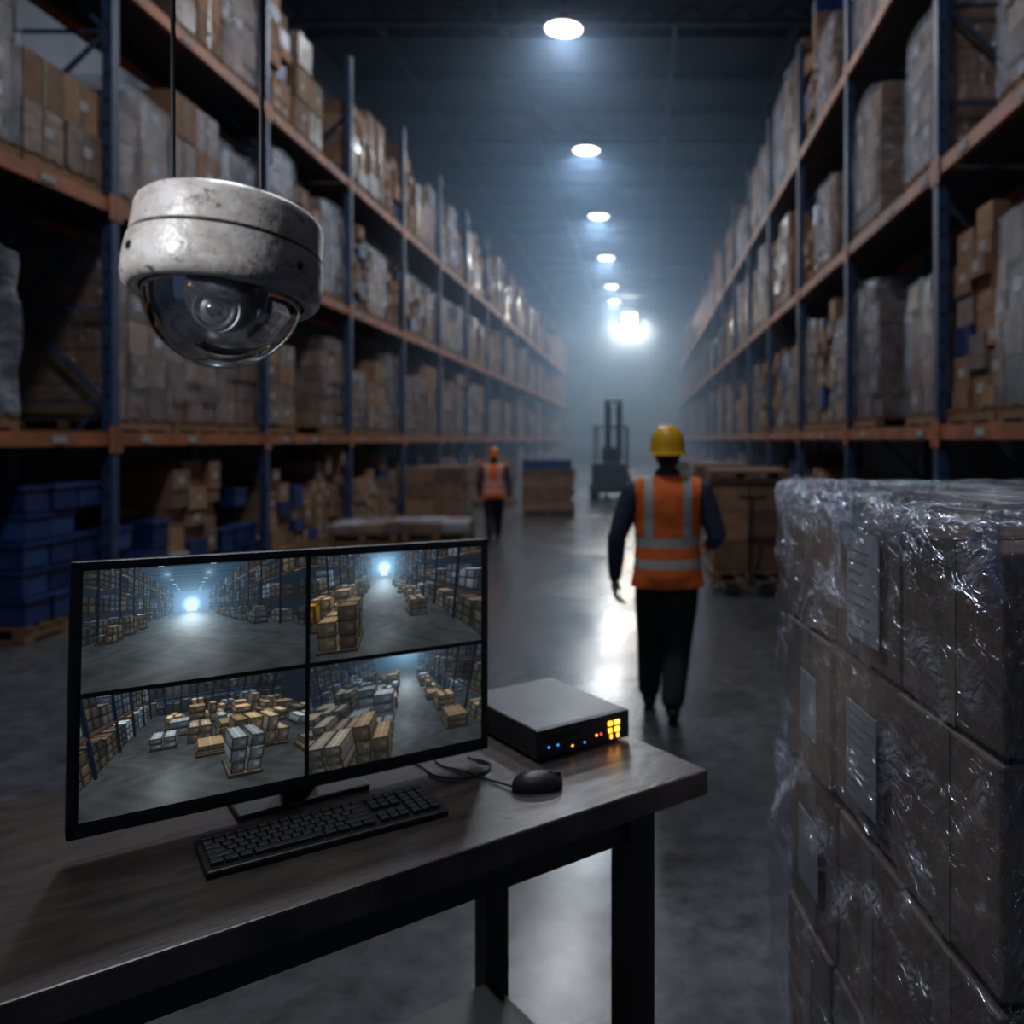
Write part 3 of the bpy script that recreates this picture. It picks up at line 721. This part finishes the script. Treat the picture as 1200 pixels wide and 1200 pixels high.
# ------------------------------------------------------------------ forklift
M_fk=pm('forklift_paint',(.03,.033,.038),.4);M_tire=pm('rubber',(.012,.012,.012),.8)
fk=empty('forklift',(-.85,25.5,0),(0,0,rad(178)))
b=MB()
b.bb(-.52,.52,-.75,.85,.22,.75,M_fk);b.bb(-.5,.5,.55,1.15,.2,1.05,M_fk);b.bb(-.42,.42,-.35,.5,.75,.95,M_fk)
b.bb(-.25,.25,.0,.42,.95,1.08,M_black);b.bb(-.25,.25,.38,.5,1.0,1.5,M_black)
b.bar((0,-.55,.8),(0,-.3,1.25),.05,.05,M_dark);b.lathe([(.16,0),(.17,.012),(.16,.025),(.14,.012)],M_black,n=20,c=(0,-.3,1.25))
for x in(-.46,.46): b.bar((x,-.6,.7),(x,-.42,2.1),.05,.05,M_fk);b.bar((x,.65,.95),(x,.5,2.1),.05,.05,M_fk);b.bb(x-.03,x+.03,-.45,.55,2.08,2.14,M_fk)
for i in range(6): b.bb(-.46,.46,-.42+i*.18,-.38+i*.18,2.09,2.13,M_fk)
for x in(-.20,.20): b.bb(x-.07,x+.07,-.95,-.83,.08,2.95,M_fk);b.bb(x*.6-.05,x*.6+.05,-1.0,-.9,.1,2.8,M_fk)
for zz in(.3,1.2,2.1,2.9): b.bb(-.24,.24,-.93,-.86,zz-.04,zz+.04,M_fk)
b.bb(-.45,.45,-1.06,-1.0,.2,.6,M_fk)
for x in(-.28,.28): b.bb(x-.06,x+.06,-2.0,-1.03,.08,.12,M_fk)
for x in(-.5,.5):
    b.cyl((x-.09,-.55,.28),(x+.09,-.55,.28),.28,.28,M_tire,24);b.cyl((x-.08,.75,.24),(x+.08,.75,.24),.24,.24,M_tire,24);b.cyl((x-.095,-.55,.28),(x+.095,-.55,.28),.12,.12,M_dark,16)
b.build('forklift_body',fk,bevel=.02)
# ------------------------------------------------------------------ people
M_skin=pm('skin',(.36,.2,.14),.55,var=.08);M_shirt=pm('navy_workshirt',(.030,.050,.095),.85,var=.25,scale=14,bump=.6,bscale=14)
M_trou=pm('dark_trousers',(.014,.018,.027),.85,var=.25,scale=14,bump=.6,bscale=12);M_boot=pm('boot_leather',(.012,.011,.011),.7)
M_hair=pm('dark_hair',(.012,.009,.008),.6);M_eye=pm('eye_white',(.6,.6,.6),.2,var=0);M_iris=pm('iris',(.03,.02,.015),.2,var=0);M_lip=pm('lips',(.33,.13,.1),.5,var=0)
M_hat=pm('yellow_hardhat',(.95,.50,.015),.35,var=.08,coat=.2);M_hat2=pm('orange_hardhat',(.7,.2,.03),.35,var=.08)
def vest_mat():
    m=pm('hi_vis_vest',(1.0,.19,.03),.75,var=.12,scale=12,bump=.5,bscale=10)
    nt=m.node_tree;N=nt.nodes;L=nt.links;p=N['Principled BSDF'];src=p.inputs['Base Color'].links[0].from_socket
    tc=N.new('ShaderNodeTexCoord');sp=N.new('ShaderNodeSeparateXYZ');L.new(tc.outputs['Object'],sp.inputs[0])
    def mth(op,a,b_=None):
        n=N.new('ShaderNodeMath');n.operation=op
        for i,v in enumerate((a,b_)):
            if v is None: continue
            if isinstance(v,(int,float)): n.inputs[i].default_value=v
            else: L.new(v,n.inputs[i])
        return n.outputs[0]
    def band(s,c,w): return mth('LESS_THAN',mth('ABSOLUTE',mth('SUBTRACT',s,c)),w)
    z=sp.outputs[2];ax=mth('ABSOLUTE',sp.outputs[0])
    v=mth('MULTIPLY',band(ax,.118,.025),mth('GREATER_THAN',z,1.12))
    f=mth('MAXIMUM',mth('MAXIMUM',band(z,1.105,.027),band(z,.975,.027)),v)
    mx=N.new('ShaderNodeMix');mx.data_type='RGBA';L.new(f,mx.inputs[0]);L.new(src,mx.inputs[6]);mx.inputs[7].default_value=(.42,.50,.50,1);L.new(mx.outputs[2],p.inputs['Base Color'])
    return m
M_vest=vest_mat()
def remesh(mb,name,vox,parent,mats=None,smooth_it=4):
    ob=mb.build(name,fix=True)
    r=ob.modifiers.new('r','REMESH');r.mode='VOXEL';r.voxel_size=vox
    s=ob.modifiers.new('s','SMOOTH');s.iterations=smooth_it;s.factor=.5
    dg=bpy.context.evaluated_depsgraph_get();me=bpy.data.meshes.new_from_object(ob.evaluated_get(dg))
    ob.modifiers.clear();ob.data=me;me.shade_smooth()
    me.materials.clear()
    for m in mats: me.materials.append(m)
    if parent: ob.parent=parent
    return ob
def hand(name,parent,w,dr,pn,ts,curl=.35,s=1.0):
    w=Vector(w);dr=Vector(dr).normalized();pn=Vector(pn);pn=(pn-dr*pn.dot(dr)).normalized();sd=dr.cross(pn).normalized()
    if sd.dot(Vector(ts))<0: sd=-sd
    m=MB()
    P=lambda a,b_,c:w+dr*a*s+sd*b_*s+pn*c*s
    m.chain([P(-.03,0,0),P(.01,0,0),P(.03,0,0)],[.026*s,.026*s,.028*s],M_skin,flat=.75)
    for k in range(4):
        b_=.03-.0195*k
        m.chain([P(.015,b_*.6,0),P(.05,b_*.9,.002),P(.088-.004*abs(k-1),b_,.002)],[.014*s,.0145*s,.012*s],M_skin,n=10)
        L3=[.040,.045,.042,.033][k];base=P(.09-.004*abs(k-1),b_*1.08,.002);A=0;pts=[base]
        for q,f in enumerate((1,.65,.5)):
            A+=curl*(1+.12*k);dd=dr*math.cos(A)+pn*math.sin(A);pts.append(pts[-1]+dd*L3*f*s)
        m.chain(pts,[.0105*s,.0098*s,.009*s,.0078*s],M_skin,n=10)
    t0=P(.02,.024,.006)
    m.chain([t0,P(.045,.045,.014),P(.068,.054,.022),P(.088,.056,.03)],[.015*s,.0125*s,.011*s,.009*s],M_skin,n=10)
    return remesh(m,name,.0045,parent,[M_skin],2)
def worker(name,loc,rz,sc,pose,hat):
    e=empty(name,loc,(0,0,rz));e.scale=(sc,sc,sc)
    m=MB()
    m.ell([(0,0,.80,.12,.09),(0,0,.84,.17,.125),(0,0,.90,.19,.14),(0,0,1.0,.186,.135),(0,0,1.1,.182,.128),(0,0,1.2,.188,.13),(0,-.005,1.3,.198,.135),(0,-.008,1.38,.200,.13),(0,-.008,1.43,.175,.115),(0,-.005,1.475,.12,.09),(0,0,1.505,.075,.075),(0,.005,1.54,.062,.066),(0,.008,1.56,.058,.06)],M_shirt,28)
    for s_,k in((-1,'L'),(1,'R')):
        sh,el,wr=[Vector(v) for v in pose['arm'+k]]
        m.chain([Vector((s_*.12,-.005,1.41)),sh,sh.lerp(el,.45),el,el.lerp(wr,.4),wr],[.075,.080,.070,.060,.056,.044],M_shirt,16)
        hp,kn,an=[Vector(v) for v in pose['leg'+k]]
        m.chain([hp,hp.lerp(kn,.4),kn,kn.lerp(an,.35),an],[.112,.112,.092,.086,.074],M_trou,18)
    body=remesh(m,'body',.012,None,[M_shirt,M_trou],5)
    me=body.data
    bm=bmesh.new();bm.from_mesh(me)
    bmesh.ops.bisect_plane(bm,geom=bm.verts[:]+bm.edges[:]+bm.faces[:],plane_co=(0,0,.9),plane_no=(0,0,1))
    for f in bm.faces:
        c=f.calc_center_median();f.material_index=1 if(c.z<.9 and abs(c.x)<.225) else 0
    bm.to_mesh(me);bm.free();me.shade_smooth();body.parent=e
    bm=bmesh.new();bm.from_mesh(me)
    for co,no in(((.2,0,0),(1,0,0)),((-.2,0,0),(1,0,0)),((0,0,.83),(0,0,1)),((0,0,1.495),(0,0,1)),((0,0,1.30),(0,0,1))):
        bmesh.ops.bisect_plane(bm,geom=bm.verts[:]+bm.edges[:]+bm.faces[:],plane_co=co,plane_no=no)
    kill=[]
    for f in bm.faces:
        c=f.calc_center_median();lim=.2 
        front_gap=c.y>.03 and abs(c.x)<.012
        if c.z<.83 or c.z>1.495 or abs(c.x)>lim or front_gap: kill.append(f)
    bmesh.ops.delete(bm,geom=kill,context='FACES');bm.normal_update()
    for v in bm.verts:
        n=v.normal.copy();
        if v.co.z<.95: n.z*=.2
        v.co+=n*.014
        if v.co.z<1.0: v.co.x*=1+.10*(1.0-v.co.z)/.17*.6;v.co.y*=1+.06*(1.0-v.co.z)/.17
    vm=bpy.data.meshes.new('vest');bm.to_mesh(vm);bm.free();vm.materials.clear();vm.materials.append(M_vest);vm.polygons.foreach_set('material_index',[0]*len(vm.polygons));vm.shade_smooth()
    vo=bpy.data.objects.new('hi_vis_vest',vm);COL.objects.link(vo);vo.parent=e
    so=vo.modifiers.new('s','SOLIDIFY');so.thickness=.006;so.offset=1
    m=MB()
    for k in 'LR':
        an=Vector(pose['leg'+k][2]);hl=pose.get('heel'+k,0)
        fz=.045
        toe=Vector((an.x*1.05,an.y+.19,fz));ball=Vector((an.x*1.02,an.y+.10,fz+hl*.15));heel=Vector((an.x,an.y-.035,fz+hl))
        m.chain([an+Vector((0,0,.05)),an,Vector((an.x,an.y,heel.z+.02))],[.058,.055,.05],M_boot)
        m.chain([heel,ball,toe],[.043,.047,.038],M_boot,flat=.95)
    bo=remesh(m,'boots',.008,e,[M_boot],3)
    m=MB();m.ell([(0,.035,1.545,.03,.035),(0,.03,1.555,.045,.06),(0,.018,1.58,.058,.08),(0,.01,1.62,.068,.092),(0,.005,1.66,.075,.098),(0,0,1.70,.077,.1),(0,-.003,1.74,.07,.092),(0,-.005,1.77,.045,.06),(0,-.005,1.782,.015,.02)],M_skin,24)
    m.chain([(0,0,1.50),(0,.005,1.60)],[.056,.056],M_skin)
    m.chain([(0,.098,1.675),(0,.108,1.655),(0,.116,1.638)],[.010,.012,.015],M_skin,10)
    for s_ in(-1,1):
        m.chain([(s_*.077,-.005,1.672),(s_*.083,-.012,1.655),(s_*.079,-.004,1.632)],[.011,.014,.009],M_skin,10,flat=1.4)
        m.chain([(s_*.012,.094,1.685),(s_*.045,.085,1.687)],[.009,.008],M_skin,8)
    remesh(m,'head',.006,e,[M_skin],2)
    m=MB()
    for s_ in(-1,1):
        m.lathe([(.0115*math.sin(rad(a)),.0115*math.cos(rad(a))) for a in range(5,180,17)],M_eye,12,(s_*.031,.085,1.668));m.lathe([(.006*math.sin(rad(a)),.006*math.cos(rad(a))) for a in range(5,180,25)],M_iris,10,(s_*.031,.0925,1.668))
    m.chain([(-.024,.088,1.605),(-.008,.099,1.607),(.008,.099,1.607),(.024,.088,1.605)],[.004,.006,.006,.004],M_lip,8)
    m.build('face_details',e,smooth=True,fix=True)
    m=MB();m.ell([(0,-.035,1.565,.045,.04),(0,-.03,1.58,.062,.062),(0,-.022,1.62,.076,.082),(0,-.015,1.67,.081,.09),(0,-.012,1.72,.08,.092),(0,-.01,1.75,.07,.08)],M_hair,20);m.build('hair',e,smooth=True,fix=True)
    m=MB();m.ell([(0,0,1.49,.088,.086),(0,0,1.52,.078,.078),(0,.002,1.545,.073,.074),(0,.002,1.545,.066,.067),(0,.0,1.50,.07,.07)],M_shirt,24,False);m.build('collar',e,smooth=True)
    m=MB();R=[];n=40
    for t_,zz in((1.16,.0),(1.17,.006),(1.04,.014),(1.0,.03),(.985,.07),(.93,.11),(.8,.145),(.6,.168),(.35,.18),(.1,.184)):
        ring=[]
        for j in range(n):
            a=2*math.pi*j/n;x=.108*t_*math.cos(a);y=.132*t_*math.sin(a)
            if t_>1.1 and math.sin(a)>0: y+=.045*math.sin(a)**2
            ring.append(Vector((x,y-.005,zz+1.632)))
        R.append(ring)
    m.rings(R,hat,True)
    for x in(-.028,0,.028):
        m.chain([(x,-.125,1.68),(x,-.105,1.755),(x,-.055,1.803),(x,0,1.817),(x,.055,1.803),(x,.105,1.755),(x,.125,1.69)],[.006,.009,.010,.010,.010,.009,.006],hat,8)
    ho=m.build('hard_hat',e,smooth=True,fix=True,ang=45)
    for k,s_ in(('L',-1),('R',1)):
        sh,el,wr=[Vector(v) for v in pose['arm'+k]]
        dr=(wr-el).normalized();dr2=(dr+Vector(pose.get('hd'+k,(0,0,0)))).normalized()
        hand('hand_'+k,e,wr+dr*.045,dr2,pose['pn'+k],pose['ts'+k],pose.get('curl',.38))
    return e
worker('warehouse_worker',(.17,5.27,0),0,1.0,dict(
    armL=[(-.215,-.005,1.405),(-.312,-.03,1.13),(-.325,.04,.885)],armR=[(.215,-.005,1.405),(.305,-.03,1.13),(.285,.21,1.06)],
    legL=[(-.085,0,.86),(-.10,.17,.49),(-.11,.24,.13)],legR=[(.085,0,.86),(.065,.06,.47),(.03,-.09,.155)],heelR=.03,
    pnL=(1,0,.0),tsL=(0,1,0),pnR=(-1,0,0),tsR=(0,0,1),hdL=(.1,.1,-.3)),M_hat)
worker('warehouse_worker',(-2.5,14.6,0),rad(8),.88,dict(
    armL=[(-.215,0,1.405),(-.28,-.02,1.13),(-.27,.10,.90)],armR=[(.215,0,1.405),(.285,-.04,1.14),(.29,-.06,.88)],
    legL=[(-.085,0,.86),(-.09,.02,.47),(-.08,-.14,.16)],legR=[(.085,0,.86),(.085,.16,.49),(.07,.2,.13)],heelL=.035,
    pnL=(1,0,0),tsL=(0,1,0),pnR=(-1,0,0),tsR=(0,1,0)),M_hat2)
# ------------------------------------------------------------------ world, camera
w=bpy.data.worlds.new('world');scene.world=w;w.use_nodes=True
w.node_tree.nodes['Background'].inputs[0].default_value=(.32,.46,.85,1);w.node_tree.nodes['Background'].inputs[1].default_value=.085
cd=bpy.data.cameras.new('camera');cam=bpy.data.objects.new('camera',cd);COL.objects.link(cam);scene.camera=cam
cam.location=(0,0,1.73);cam.rotation_euler=(rad(90),0,0)
cd.sensor_width=36;cd.lens=30;cd.shift_x=-.125;cd.shift_y=-85/1200;cd.clip_end=200;cd.clip_start=.05
cd.dof.use_dof=True;cd.dof.focus_distance=1.32;cd.dof.aperture_fstop=2.9
scene.view_settings.view_transform='Standard'
